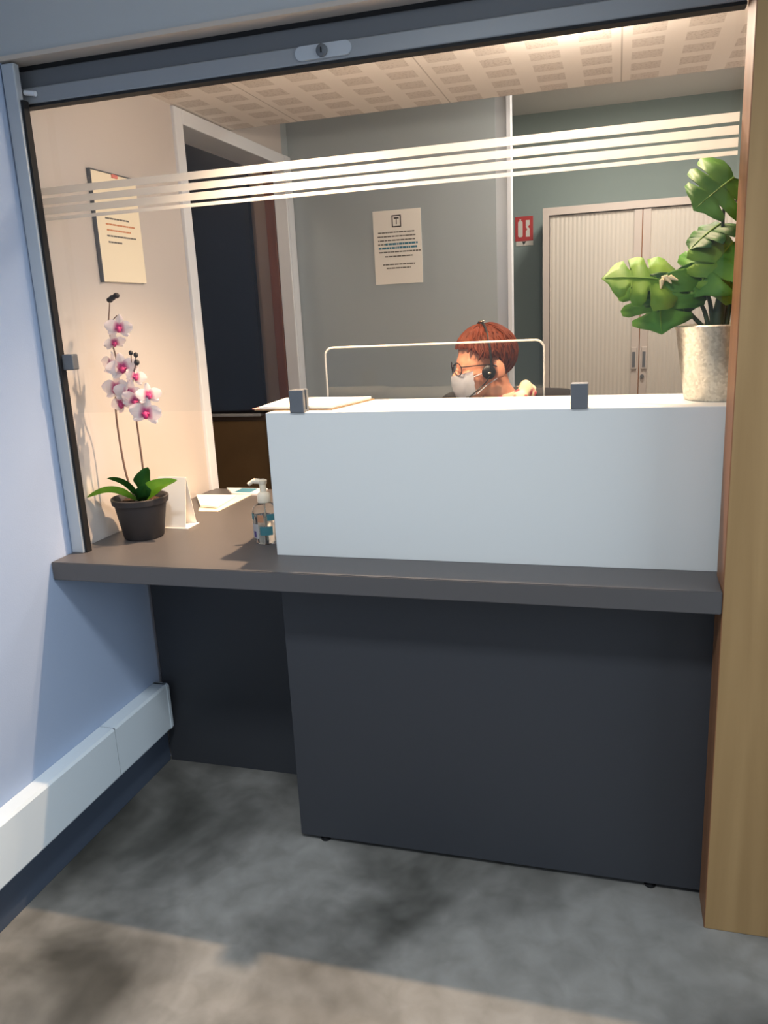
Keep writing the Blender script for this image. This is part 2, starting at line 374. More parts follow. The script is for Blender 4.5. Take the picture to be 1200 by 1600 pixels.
struct('wall_right_return', bx(XR + 0.40, 2.6, 0.11, 0.20, 0, 2.6), 'header')
struct('wall_back', bx(-0.12, XE, 2.80, 2.90, 0, 2.6), 'teal_wall', 'grey green wall behind the steel cabinet')
struct('wall_partition', bx(0.0, 0.917, 1.869, 1.92, 0, ZH), 'grey_wall', 'blue grey partition wall carrying the white notice')
bm = bmesh.new(); box(bm, 0.917, 0.962, 1.872, 1.918, 0, ZH)
struct('trim_2', bm, 'alu_light', 'pale metal post at the end of the partition')
struct('trim_3', bx(0.962, 0.981, 1.864, 1.922, 0, ZH, bev=0.002), 'white_metal', 'bright white strip on the partition end')
# lobby ceiling with its light panel
bm = bmesh.new(); box(bm, -0.12, 4.2, -4.6, 0.20, 2.5, 2.6); struct('ceiling_lobby', bm, 'plaster')
# lobby side wall with an added, unseen window opening around the side fill
bm = bmesh.new(); box(bm, 4.1, 4.2, -4.6, -2.6, 0, 2.5); box(bm, 4.1, 4.2, -.6, 0.2, 0, 2.5); box(bm, 4.1, 4.2, -2.6, -.6, 0, .6); box(bm, 4.1, 4.2, -2.6, -.6, 2.4, 2.5)
struct('wall_lobby_right', bm, 'header')
bm = bmesh.new(); box(bm, 4.12, 4.16, -2.6, -2.55, .6, 2.4); box(bm, 4.12, 4.16, -.65, -.6, .6, 2.4); box(bm, 4.12, 4.16, -2.55, -.65, .6, .65); box(bm, 4.12, 4.16, -2.55, -.65, 2.35, 2.4)
struct('added_window_frame', bm, 'white_metal')  # added frame, out of view, dressing the side fill
# room beyond the doorway
struct('wall_beyond_rear', bx(-1.3, -0.12, 1.95, 2.03, 0, 2.6), 'taupe', 'taupe wall seen through the doorway')
bm = bmesh.new(); box(bm, -1.38, -1.3, 0.4, 2.03, 0, 2.6); box(bm, -1.3, -0.12, 0.4, 0.48, 0, 2.6)
struct('wall_beyond_left', bm, 'taupe')
struct('ceiling_beyond', bx(-1.38, -0.12, 0.4, 2.03, 2.5, 2.6), 'plaster')
# doorway frame
d = bpy.data.objects.new('door_1', None); COL.objects.link(d); d['kind'] = 'structure'; d['label'] = 'open doorway with pale aluminium frame in the cream wall'
bm = bmesh.new(); box(bm, -0.13, 0.012, 0.872, 0.925, 0, 2.10, bev=0.003); box(bm, -0.13, 0.012, 0.925, 1.80, 2.052, 2.10, bev=0.003)
obj('door_frame', bm, 'white_metal', d)
obj('far_jamb', bx(-0.046, 0.012, 1.784, 1.7995, 0, 2.051, bev=0.003), 'white_metal', d)
obj('side_casing', bx(0.0005, 0.012, 1.80, 1.864, 0, 2.10), 'white_metal', d)
o = obj('wooden_jamb', bx(-0.092, -0.047, 1.780, 1.7995, 0, 2.05, bev=0.003), 'redwood', d); o['label'] = 'red brown wooden jamb'
# dark window beyond
w = bpy.data.objects.new('window_1', None); COL.objects.link(w); w['kind'] = 'structure'; w['label'] = 'tall dark navy pane seen through the doorway'
obj('pane', bx(-1.25, -0.262, 1.925, 1.945, 0.972, 2.45), 'screen', w)
obj('window_sill', bx(-1.25, -0.255, 1.90, 1.95, 0.955, 0.968, bev=0.002), 'alu_light', w)
obj('edge_strip', bx(-0.262, -0.235, 1.92, 1.95, 0.968, 2.45), 'black', w)
struct('trim_4', bx(-1.28, -0.235, 1.915, 1.95, 0.0, 0.93), 'brown', 'dark brown board below the dark pane')
# skirting
struct('baseboard_left', bx(0.0, 0.012, -4.6, YB, 0, 0.133, bev=0.002), 'navy', 'dark navy skirting along the blue wall')

# ------------------------------------------------------------ reception window
g = bpy.data.objects.new('window_2', None); COL.objects.link(g); g['kind'] = 'structure'; g['label'] = 'clear reception glass with four frosted stripes'
obj('pane', bx(0.012, XR, 0.146, 0.154, 1.19, 1.94), 'glass', g)
for z0, z1 in ((1.735, 1.752), (1.712, 1.728), (1.689, 1.706), (1.6745, 1.6825)):
    o = obj('frosted_stripe', bx(0.012, XR, 0.1445, 0.1457, z0, z1), 'frosted', g)
t = thing('shutter_guide', 'slim pale aluminium guide rail on the blue wall left of the glass', 'rail', (0.03, 0.1, ZT))
obj('rail', bx(0.004, 0.040, 0.085, 0.105, ZT, 2.02, bev=0.003), 'alu_light', t)
obj('gasket', bx(0.040, 0.047, 0.092, 0.112, ZT, 1.94), 'rubber', t)
o = obj('clip', bx(0.046, 0.078, 0.10, 0.125, 1.305, 1.345, bev=0.003), 'alu_dark', t)

t = thing('shutter_rail', 'grey aluminium shutter rail with round lock above the glass', 'shutter', (0.8, 0.12, 1.93))
obj('lower_rail', bx(0.0, XR, 0.118, 0.15, 1.936, 1.972, bev=0.003), 'alu', t)
obj('upper_rail', bx(0.0, XR, 0.128, 0.16, 1.972, 2.012, bev=0.003), 'alu_dark', t)
obj('top_slot', bx(0.0, XR, 0.135, 0.165, 2.012, 2.024), 'rubber', t)
obj('seal', bx(0.012, XR, 0.120, 0.15, 1.930, 1.936), 'rubber', t)
bm = bmesh.new(); prism(bm, rrect(0.735, 0.862, 1.942, 1.970, 0.013), 'y', 0.113, 0.119); pl = obj('lock_plate', bm, 'alu_light', t)
bm = bmesh.new(); lathe(bm, [(0.0125, 0), (0.0125, 0.006), (0.010, 0.008), (0.0, 0.008)], 24)
obj('lock_cylinder', bm, 'alu_dark', pl, True, Matrix.Translation((0.797, 0.114, 1.956)) @ Matrix.Rotation(math.radians(90), 4, 'X'))
obj('keyhole', bx(0.7955, 0.7985, 0.1045, 0.107, 1.951, 1.961), 'black', pl)
bm = bmesh.new(); tube(bm, [(0.041, 0.112, 1.960), (0.07, 0.112, 1.955)], 0.006, 14); obj('latch_pin', bm, 'white_metal', t, True)

# ------------------------------------------------------------ counter
bm = bmesh.new(); prism(bm, [(0.002, 0.0), (XR - .001, 0.0), (XR - .001, 0.114), (XE - .004, 0.114), (XE - .004, 0.90), (0.002, 0.90)], 'z', ZB, ZT)
bmesh.ops.bevel(bm, geom=bm.edges[:], offset=0.002, segments=2, affect='EDGES')
tag(obj('countertop', bm, 'laminate'), 'long dark grey laminate countertop running from blue wall to oak post', 'countertop')
t = thing('counter_front_panel', 'dark slate panel standing on the concrete under the counter, nearest the viewer', 'panel', (1.1, 0.13, 0))
obj('board', bx(0.597, XE - 0.01, 0.116, 0.138, 0.012, ZB - 0.001, bev=0.0015), 'panel', t)
for x in (0.665, 1.52): 
    bm = bmesh.new(); lathe(bm, [(0.014, 0), (0.014, 0.004), (0.009, 0.006), (0.009, 0.014)], 16, (x, 0.128, 0), cap_top=True); obj('foot', bm, 'black', t, True)
obj('side_board', bx(0.597, 0.619, 0.138, YB - 0.001, 0.012, ZB - 0.001), 'panel', t)
tag(obj('counter_back_panel', bx(0.014, XE - 0.01, YB, YB + 0.02, 0.0, ZB - 0.001), 'panel'), 'recessed dark slate panel behind the knee space at left under the counter', 'panel')

t = thing('privacy_shelf', 'white raised reception shelf box standing on the grey countertop', 'shelf', (1.1, 0.14, ZT))
obj('front_board', bx(0.585, XE - 0.01, 0.136, 0.156, ZT, ZS, bev=0.001), 'white_lam', t)
obj('top_board', bx(0.585, XE - 0.01, 0.1562, 0.409, ZS - 0.02, ZS, bev=0.0015), 'white_lam', t)
obj('side_board', bx(0.587, 0.605, 0.157, 0.405, ZT, ZS - 0.0205), 'white_lam', t)
for x, lb in ((0.652, 'grey metal glass clamp on the white shelf beside the clipboard'), (1.318, 'grey metal glass clamp on the white shelf right of the person')):
    t = thing('glass_clamp', lb, 'clamp', (x + 0.018, 0.14, ZS), 'glass clamps on the white shelf')
    bm = bmesh.new(); box(bm, x, x + 0.037, 0.130, 0.1455, ZS, ZS + 0.055, bev=0.002); box(bm, x, x + 0.037, 0.1545, 0.168, ZS, ZS + 0.055, bev=0.002)
    box(bm, x + .001, x + 0.036, 0.1440, 0.156, ZS, ZS + 0.0065)
    obj('body', bm, 'alu_dark', t)
    bm = bmesh.new(); tube(bm, [(x + 0.018, 0.1295, ZS + 0.028), (x + 0.018, 0.1315, ZS + 0.028)], 0.006, 14); obj('screw', bm, 'alu_dark', t, True)

bm = bmesh.new(); box(bm, XR + 0.0, XR + 0.40, 0.005, 0.112, 0, 2.5, bev=0.002)
for f in bm.faces:
    if f.calc_center_median().x < XR + 0.003: f.material_index = 1
tag(obj('wooden_post', bm, ['wood', 'wood_edge']), 'tall pale oak post standing on the floor at the right of the counter', 'post')

# cable trunking
t = thing('cable_trunking', 'white plastic cable trunking running along the foot of the blue wall', 'trunking', (0, -0.4, 0.13))
def trunk_seg(y0, y1, nm, ex=0.0):
    bm = bmesh.new(); prism(bm, [(0.0008, 0.134), (0.046 + ex, 0.134), (0.050 + ex, 0.140), (0.050 + ex, 0.283), (0.044 + ex, 0.290), (0.0008, 0.290)], 'y', y0, y1); return obj(nm, bm, 'trunk', t)
trunk_seg(-4.5, 0.095, 'channel'); trunk_seg(0.0985, 0.384, 'channel')
obj('seam', bx(0.0, 0.0485, 0.0945, 0.099, 0.136, 0.2885), 'trunk_seam', t)
trunk_seg(0.376, 0.388, 'end_cap', 0.002)

# ------------------------------------------------------------ ceiling lamps
for i, (x, y, z, e) in enumerate(OFFICE_LAMPS):
    t = thing('downlight', ('round surface ceiling lamp above the counter', 'round surface ceiling lamp nearer the oak post')[i], 'lamp', (x, y, ZC - 0.006), 'round lamps on the tiled ceiling')
    bm = bmesh.new(); lathe(bm, [(0.034, 0), (0.05, 0), (0.052, 0.003), (0.052, 0.006)], 32, (x, y, ZC - 0.0062), cap_bottom=False); obj('rim', bm, 'lamp', t, True)
    bm = bmesh.new(); lathe(bm, [(0.034, 0), (0.034, 0.001)], 32, (x, y, ZC - 0.003), cap_top=True); obj('lens', bm, 'warm_glow', t)
t = thing('ceiling_light_panel', 'square white light panel in the lobby ceiling', 'lamp', (0.95, -1.15, 2.48))
obj('frame', bx(0.72, 1.18, -1.38, -0.92, 2.482, 2.50), 'lamp', t); obj('diffuser', bx(0.75, 1.15, -1.35, -0.95, 2.476, 2.4815), 'cool_glow', t)
t = thing('added_ceiling_light', 'added square light brightening the dark side room', 'lamp', (-0.6, 1.2, 2.48))  # unseen fixture added to go with the side room fill
obj('frame', bx(-.77, -.43, 1.03, 1.37, 2.484, 2.50), 'lamp', t); obj('diffuser', bx(-.75, -.45, 1.05, 1.35, 2.479, 2.4835), 'warm_glow', t)
t = thing('added_ceiling_light', 'added small square light brightening the rear office', 'lamp', (1.5, 1.75, 2.35))  # unseen fixture added to go with the rear fill
obj('frame', bx(1.33, 1.67, 1.58, 1.92, 2.352, ZH), 'lamp', t); obj('diffuser', bx(1.35, 1.65, 1.60, 1.90, 2.348, 2.3515), 'warm_glow', t)

# ------------------------------------------------------------ acrylic screen on the desk
t = thing('acrylic_screen', 'clear acrylic sneeze screen with rounded corners standing behind the white shelf', 'screen', (0.93, 0.45, ZT))
XA, XB_, ZA = 0.636, 1.234, 1.323
bm = bmesh.new(); prism(bm, rrect(XA, XB_, ZT + 0.004, ZA, 0.022, corners=(1, 1, 0, 0)), 'y', 0.448, 0.452); obj('sheet', bm, 'acrylic', t)
path = [(XA, 0.45, ZT + 0.004)] + [(u, 0.45, v) for u, v in rrect(XA, XB_, ZT, ZA, 0.022, corners=(1, 1, 0, 0))[6 + 1:6 + 1 + 7][::-1]]
path += [(u, 0.45, v) for u, v in rrect(XA, XB_, ZT, ZA, 0.022, corners=(1, 1, 0, 0))[0:7][::-1]] + [(XB_, 0.45, ZT + 0.004)]
bm = bmesh.new(); tube(bm, path, 0.0026, 8); obj('polished_edge', bm, 'acrylic_edge', t, True)
for x in (XA + 0.05, XB_ - 0.11): obj('foot', bx(x, x + 0.06, 0.425, 0.50, ZT, ZT + 0.004), 'acrylic_edge', t)

# ------------------------------------------------------------ notices
def dashes(bm, fn, x0, x1, z, h, rnd):
    x = x0
    while x < x1 - 0.002:
        wd = min(rnd.uniform(0.006, 0.02), x1 - x); fn(bm, x, x + wd, z, z + h); x += wd + 0.0022
rnd = random.Random(3)
t = thing('wall_notice', 'white paper notice with blue highlighted lines on the blue grey partition', 'notice', (0.485, 1.865, 1.54))
obj('sheet', bx(0.377, 0.592, 1.8665, 1.8688, 1.538, 1.846), 'paper', t)
fy = lambda bm, a, b, c, d: box(bm, a, b, 1.8658, 1.8664, c, d)
for z, a, b in ((1.703, .396, .43), (1.752, .398, .565), (1.7355, .395, .568), (1.719, .397, .566), (1.6705, .398, .588), (1.652, .425, .55), (1.618, .415, .56), (1.6025, .43, .54)):
    bm = bmesh.new(); dashes(bm, fy, a, b, z, 0.0052, rnd); obj('text_line', bm, 'ink', t)
for z, a, b in ((1.7015, .43, .575), (1.6855, .398, .572)):
    bm = bmesh.new(); dashes(bm, fy, a, b, z, .0085, rnd); obj('highlighted_line', bm, 'blue_ink', t)
bm = bmesh.new(); zc0 = 1.775
for a, b, c, d_ in ((.462, .504, zc0, zc0 + .005), (.462, .504, zc0 + .045, zc0 + .050), (.462, .467, zc0 + .005, zc0 + .045), (.499, .504, zc0 + .005, zc0 + .045), (.472, .494, zc0 + .034, zc0 + .040), (.4815, .4845, zc0 + .012, zc0 + .034)): fy(bm, a, b, c, d_)
obj('square_emblem', bm, 'dark_ink', t)
t = thing('wall_sign', 'cream framed notice with orange printed lines on the cream wall above the orchid', 'notice', (0.004, 0.485, 1.535))
obj('board', bx(0.001, 0.010, 0.377, 0.598, 1.535, 1.833, bev=0.001), 'cream_paper', t)
obj('frame_edge', bx(0.001, 0.0125, 0.3735, 0.3765, 1.533, 1.836), 'alu_dark', t)
obj('frame_edge', bx(0.001, 0.0125, 0.377, 0.600, 1.8335, 1.836), 'alu_dark', t)
fx = lambda bm, a, b, c, d: box(bm, 0.0102, 0.0107, a, b, c, d)
for z, a, b, ik in ((1.708, .42, .54, 'ink'), (1.692, .42, .565, 'red_ink'), (1.676, .422, .545, 'red_ink'), (1.660, .42, .565, 'ink'), (1.643, .423, .49, 'ink')):
    bm = bmesh.new(); dashes(bm, fx, a, b, z, .0045, rnd); obj('text_line', bm, ik, t)
obj('red_tab', bx(0.0102, 0.0135, 0.475, 0.502, 1.824, 1.8335), 'pink', t)
t = thing('extinguisher_sign', 'small red and white fire extinguisher sign on the grey green wall', 'sign', (0.93, 2.795, 1.73))
obj('plate', bx(0.886, 0.979, 2.7955, 2.7995, 1.752, 1.875, bev=0.001), 'red', t)
bm = bmesh.new(); prism(bm, rrect(0.901, 0.925, 1.772, 1.852, 0.008), 'y', 2.794, 2.7954); box(bm, 0.909, 0.917, 2.794, 2.7954, 1.852, 1.862)
prism(bm, [(0.942, 1.855), (0.962, 1.855), (0.962, 1.832), (0.952, 1.822), (0.962, 1.812), (0.962, 1.772), (0.942, 1.772), (0.942, 1.80), (0.949, 1.81), (0.942, 1.82)], 'y', 2.794, 2.7954)
obj('white_symbols', bm, 'paper', t)
obj('lower_strip', bx(0.890, 0.979, 2.7955, 2.7995, 1.728, 1.751), 'paper', t)
bm = bmesh.new(); prism(bm, [(0.921, 1.750), (0.943, 1.750), (0.930, 1.731)], 'y', 2.7945, 2.7954); obj('arrow', bm, 'dark_ink', t)

# ------------------------------------------------------------ steel cabinet
t = thing('steel_cabinet', 'tall beige tambour cabinet against the grey green wall', 'cabinet', (1.52, 2.6, 0))
bm = bmesh.new()
CX0, CX1, CY, CZ = 1.063, 1.972, 2.40, 1.862
box(bm, CX0, CX0 + .03, CY, 2.79, 0, CZ); box(bm, CX1 - .03, CX1, CY, 2.79, 0, CZ); box(bm, CX0 + .03, CX1 - .03, CY, 2.79, CZ - .034, CZ); box(bm, CX0 + .03, CX1 - .03, CY, 2.79, 0, .06); box(bm, CX0 + .03, CX1 - .03, 2.76, 2.79, .06, CZ - .034)
obj('carcass', bm, 'cab', t)
for side, (a, b, hx) in enumerate(((CX0 + .033, 1.5155, 1.494), (1.5195, CX1 - .033, 1.541))):
    d = obj('shutter_door', bx(a, b, CY + .016, CY + .03, .064, CZ - .038), 'ribbed', t)
    s0, s1 = (1.480, 1.5155) if side == 0 else (1.5195, 1.555)
    obj('edge_profile', bx(s0, s1, CY + .006, CY + .018, .064, CZ - .038, bev=.002), 'cab', d)
    h = obj('handle', bx(hx - .013, hx + .013, CY - .004, CY + .007, 1.095, 1.200, bev=.003), 'cab', d)
    obj('handle_recess', bx(hx - .008, hx + .006, CY - .0055, CY - .0035, 1.105, 1.178), 'alu_dark', h)
obj('door_gap', bx(1.5155, 1.5195, CY + .012, CY + .02, .064, CZ - .038), 'wood_edge', t)
bm = bmesh.new(); tube(bm, [(1.534, CY + .008, 1.062), (1.534, CY - .006, 1.062)], .009, 14); obj('lock', bm, 'alu_dark', t, True)

# ------------------------------------------------------------ clipboard on the shelf
def quad_slab(bm, P, z0, z1, curl=0.0, n=8):
    # P = near-left, near-right, far-right, far-left; a sheet with a slight wave
    top = []; bot = []
    for i in range(n + 1):
        rt = []; rb = []
        for j in range(n + 1):
            u, v = i / n, j / n
            a = Vector((*P[0], 0)).lerp(Vector((*P[1], 0)), u); b = Vector((*P[3], 0)).lerp(Vector((*P[2], 0)), u); p = a.lerp(b, v)
            k = curl * (math.sin(u * 3.0 + v * 2) * 0.5 + 0.5) * (0.3 + u * v)
            rt.append(bm.verts.new((p.x, p.y, z1 + k))); rb.append(bm.verts.new((p.x, p.y, z0 + k)))
        top.append(rt); bot.append(rb)
    for i in range(n):
        for j in range(n):
            bm.faces.new((top[i][j], top[i + 1][j], top[i + 1][j + 1], top[i][j + 1])); bm.faces.new((bot[i][j + 1], bot[i + 1][j + 1], bot[i + 1][j], bot[i][j]))
    for k in range(n):
        bm.faces.new((bot[k][0], bot[k + 1][0], top[k + 1][0], top[k][0])); bm.faces.new((top[k][n], top[k + 1][n], bot[k + 1][n], bot[k][n]))
        bm.faces.new((top[0][k], top[0][k + 1], bot[0][k + 1], bot[0][k])); bm.faces.new((bot[n][k], bot[n][k + 1], top[n][k + 1], top[n][k]))
t = thing('clipboard', 'open folder of white sheets lying on the left end of the white shelf', 'folder', (0.63, 0.3, ZS))
CB = [(0.533, 0.185), (0.745, 0.176), (0.788, 0.402), (0.520, 0.404)]
bm = bmesh.new(); quad_slab(bm, CB, ZS, ZS + .003); obj('cover', bm, 'brown', t)
bm = bmesh.new(); quad_slab(bm, [(0.543, 0.190), (0.738, 0.181), (0.779, 0.398), (0.530, 0.400)], ZS + .0032, ZS + .009, .003); obj('sheets', bm, 'paper', t, True)
bm = bmesh.new(); quad_slab(bm, [(0.524, 0.19), (0.545, 0.186), (0.549, 0.215), (0.526, 0.225)], ZS + .0005 + .0028, ZS + .0045 + .0008); obj('pink_tab', bm, 'pink', t)

# ------------------------------------------------------------ orchid
OX, OY = 0.116, 0.262
t = thing('potted_orchid', 'pink and white moth orchid in a dark grey pot on the counter', 'plant', (OX, OY, ZT))
bm = bmesh.new(); lathe(bm, [(0.0, .001), (0.052, 0.0), (0.056, .004), (0.072, .100), (0.078, .102), (0.080, .118), (0.077, .120), (0.072, .116), (0.068, .098), (0.0, .098)], 48, (OX, OY, ZT), cap_bottom=False)
obj('pot', bm, 'pot', t, True)
bm = bmesh.new(); bmesh.ops.create_grid(bm, x_segments=24, y_segments=24, size=0.069)
for v in list(bm.verts):
    if v.co.length > 0.0695: bm.verts.remove(v)
for v in bm.verts: v.co = Vector((OX + v.co.x, OY + v.co.y, ZT + .104 + .008 * noise.noise(v.co * 70)))
obj('bark', bm, 'soil', t, True)
def strap_leaf(base, mid, tip, width, m, parent, name='leaf', droop=0.0, roll=0.0):
    P = smooth_path([base, mid, tip], 8); n = len(P); bm = bmesh.new(); rows = []
    for i, p in enumerate(P):
        tdir = (P[min(i + 1, n - 1)] - P[max(i - 1, 0)]).normalized(); side = tdir.cross(Vector((0, 0, 1)))
        side = side.normalized() if side.length > 1e-3 else Vector((1, 0, 0)); side = Matrix.Rotation(roll, 3, tdir) @ side
        up = side.cross(tdir); s = i / (n - 1); w = width * (math.sin(math.pi * min(1, (0.16 + .84 * s))) ** .6 if s < 1 else 0.02) * .5
        if s < .3: w *= .55 + 1.5 * s
        rows.append([bm.verts.new(p + side * (w * q) + up * (w * .45 * abs(q)) ) for q in (-1, -.5, 0, .5, 1)])
    for a, b in zip(rows, rows[1:]):
        for k in range(4): bm.faces.new((a[k], a[k + 1], b[k + 1], b[k]))
    bmesh.ops.solidify(bm, geom=bm.faces[:], thickness=0.0018)
    return obj(name, bm, m, parent, True)
zb = ZT + .104
strap_leaf((OX - .01, OY, zb), (OX - .06, OY - .045, zb + .035), (OX - .112, OY - .085, zb + .028), .050, 'lime_leaf', t, roll=.5)
strap_leaf((OX + .005, OY, zb), (OX + .06, OY - .015, zb + .040), (OX + .138, OY - .02, zb + .068), .052, 'lime_leaf', t, roll=-.7)
strap_leaf((OX - .005, OY + .005, zb), (OX - .04, OY - .012, zb + .048), (OX - .078, OY - .03, zb + .072), .048, 'orchid_leaf', t, roll=.5)
strap_leaf((OX + .008, OY - .005, zb), (OX + .028, OY - .03, zb + .05), (OX + .058, OY - .03, zb + .105), .052, 'orchid_leaf', t, roll=-.9)
strap_leaf((OX + .0, OY - .008, zb), (OX + .03, OY - .045, zb + .028), (OX + .055, OY - .052, zb + .058), .036, 'orchid_leaf', t, roll=-.6)
S1 = smooth_path([(OX - .012, OY, zb), (OX - .036, OY, 1.01), (OX - .042, OY + .0, 1.18), (OX - .012, OY - .01, 1.30), (OX - .022, OY - .012, 1.40), (OX - .004, OY - .02, 1.472)], 8)
S2 = smooth_path([(OX + .015, OY, zb), (OX + .022, OY, 1.01), (OX + .020, OY, 1.17), (OX + .030, OY - .01, 1.26), (OX + .054, OY - .02, 1.312)], 8)
bm = bmesh.new(); tube(bm, S1, [.0034 - .0018 * i / len(S1) for i in range(len(S1))], 8); obj('flower_stem', bm, 'stem', t, True)
bm = bmesh.new(); tube(bm, S2, [.0034 - .0018 * i / len(S2) for i in range(len(S2))], 8); obj('flower_stem', bm, 'stem', t, True)
def flower(c, face, size, spin=0.0):
    bm = bmesh.new(); lay = bm.verts.layers.float.new('heart')
    z = Vector(face).normalized(); x = z.cross(Vector((0, 0, 1))).normalized(); y = x.cross(z); R = Matrix((x, y, z)).transposed()
    for a, L, w, dz in ((90, 1.0, .62, 0), (215, .95, .60, 0), (325, .95, .60, 0), (8, 1.08, 1.0, .004), (172, 1.08, 1.0, .004)):
        a = math.radians(a + spin); n = 7; rows = []
        for i in range(n):
            s = i / (n - 1); wd = w * size * .5 * math.sin(math.pi * (0.10 + .83 * s)) ** .75
            row = []
            for q in (-1, -.5, 0, .5, 1):
                px, py = s * L * size, wd * q; k = Vector((px * math.cos(a) - py * math.sin(a), px * math.sin(a) + py * math.cos(a), dz + .18 * size * s * s - .10 * size * abs(q) * s))
                v = bm.verts.new(Vector(c) + R @ k); v[lay] = max(0, 1 - s * 1.7) * (1.0 if abs(q) < .8 else .6); row.append(v)
            rows.append(row)
        for ra, rb in zip(rows, rows[1:]):
            for k in range(4): bm.faces.new((ra[k], ra[k + 1], rb[k + 1], rb[k]))
    bmesh.ops.solidify(bm, geom=bm.faces[:], thickness=0.0009)
    o = obj('flower', bm, 'petal', t, True)
    bm = bmesh.new(); ball(bm, Vector(c) + R @ Vector((0, -.16 * size, .20 * size)), (.17 * size, .26 * size, .17 * size), R, 10, 8)
    ball(bm, Vector(c) + R @ Vector((.14 * size, -.05 * size, .16 * size)), (.12 * size, .09 * size, .10 * size), R, 8, 6); ball(bm, Vector(c) + R @ Vector((-.14 * size, -.05 * size, .16 * size)), (.12 * size, .09 * size, .10 * size), R, 8, 6)
    obj('lip', bm, 'lip', o, True)
FL = [((.126, .25, 1.405), (.35, -1, .1), .030, 8), ((.108, .245, 1.368), (.7, -.6, -.5), .024, -10),
      ((.092, .245, 1.305), (-.5, -1, .1), .034, 12), ((.128, .24, 1.300), (.5, -1, .0), .034, -8), ((.155, .25, 1.275), (1, -.5, 0), .026, 20),
      ((.102, .24, 1.245), (-.1, -1, .1), .035, 0), ((.140, .238, 1.232), (.4, -1, -.2), .033, 15), ((.112, .24, 1.205), (-.3, -1, -.3), .031, -20),
      ((.160, .232, 1.210), (.3, -1, -.1), .030, 30), ((.200, .235, 1.225), (.8, -.7, .2), .028, 0), ((.192, .228, 1.178), (.25, -1, .05), .036, 10)]
for c, fc, sz, sp in FL: flower(c, fc, sz * 1.16, sp)
for c in ((OX + .006, OY - .02, 1.483), (OX + .020, OY - .022, 1.488), (OX - .004, OY - .018, 1.478)):
    bm = bmesh.new(); ball(bm, c, (.009, .008, .0075), None, 14, 10); obj('bud', bm, 'bud', t, True)
for c, r in (((OX + .040, OY - .018, 1.338), .006), ((OX + .056, OY - .02, 1.332), .0065), ((OX + .056, OY - .02, 1.312), .0075)):
    bm = bmesh.new(); ball(bm, c, (r, r, r * 1.1), None, 14, 10); obj('bud', bm, 'bud', t, True)
for a, b in (((OX + .030, OY - .01, 1.27), (OX + .040, OY - .018, 1.332)), ((OX + .05, OY - .018, 1.305), (OX + .056, OY - .02, 1.332)), ((OX - .015, OY - .012, 1.42), (OX + .012, OY - .018, 1.437))):
    bm = bmesh.new(); tube(bm, [a, b], .0014, 6); obj('twig', bm, 'stem', t, True)

# leaflet holder behind the orchid
t = thing('leaflet_holder', 'white tent card standing behind the orchid pot', 'card', (0.17, 0.38, ZT))
bm = bmesh.new()
prism(bm, [(0.352, ZT), (0.354, ZT), (0.384, ZT + .150), (0.382, ZT + .150)], 'x', 0.105, 0.198)
prism(bm, [(0.418, ZT), (0.416, ZT), (0.384, ZT + .150), (0.386, ZT + .150)], 'x', 0.105, 0.198); box(bm, .105, .206, .35, .42, ZT, ZT + .002)
obj('card', bm, 'paper', t)
bm = bmesh.new(); prism(bm, rrect(0.155, 0.172, ZT + .055, ZT + .075, .007), 'y', -.0006, 0)
obj('red_print', bm, 'pink', t, False, Matrix.Translation((0.012, 0.3665, -.014)) @ Matrix.Rotation(0, 4, 'X') )

# loose papers
PZ = ZT
tag(obj('paper_sheet', (lambda b: (quad_slab(b, [(0.128, 0.556), (0.195, 0.560), (0.200, 0.800), (0.02, 0.79)], PZ, PZ + .002, .001), b)[1])(bmesh.new()), 'cream_paper', smooth=True), 'cream sheet lying on the counter near the doorway, lowest of the papers', 'paper', 'loose papers by the doorway')
tag(obj('paper_sheet', (lambda b: (quad_slab(b, [(0.112, 0.60), (0.176, 0.59), (0.162, 0.76), (0.015, 0.75)], PZ + .004, PZ + .010, .004), b)[1])(bmesh.new()), 'paper', smooth=True), 'white folded sheet on top of the cream sheet by the doorway', 'paper', 'loose papers by the doorway')
tag(obj('booklet', (lambda b: (quad_slab(b, [(0.125, 0.802), (0.235, 0.795), (0.225, 0.885), (0.06, 0.89)], PZ, PZ + .006, .0), b)[1])(bmesh.new()), 'label_white'), 'pale booklet lying at the far edge of the counter', 'booklet')
tag(obj('pamphlet', bx(0.13, 0.19, 0.815, 0.872, PZ + .0062, PZ + .008), 'blue_ink'), 'small blue grey pamphlet lying on the pale booklet', 'pamphlet')

# ------------------------------------------------------------ sanitiser bottle
BX, BY = 0.507, 0.250
t = thing('sanitizer_bottle', 'clear pump bottle of hand gel beside the white shelf', 'bottle', (BX, BY, ZT))
bm = bmesh.new(); lathe(bm, [(0.0, 0), (.032, 0), (.036, .004), (.036, .085), (.033, .098), (.022, .108), (.015, .112), (.015, .122)], 40, (BX, BY, ZT), cap_bottom=False, cap_top=True, sy=.85); obj('bottle', bm, 'clear', t, True)
bm = bmesh.new(); lathe(bm, [(0.0, .003), (.031, .003), (.0335, .006), (.0335, .075), (0, .075)], 40, (BX, BY, ZT), cap_bottom=False, sy=.85); obj('gel', bm, 'gel', t, True)
bm = bmesh.new(); lathe(bm, [(.017, .112), (.018, .114), (.018, .132), (.014, .138), (.009, .140), (.009, .160), (.011, .162), (.012, .172), (.006, .175), (0, .175)], 28, (BX, BY, ZT), cap_bottom=True); pc = obj('pump_head', bm, 'pump', t, True)
bm = bmesh.new(); tube(bm, smooth_path([(BX, BY, ZT + .168), (BX - .022, BY - .006, ZT + .170), (BX - .037, BY - .010, ZT + .162)], 5), [.0075] * 6 + [.0055] * 5, 12); obj('nozzle', bm, 'pump', pc, True)
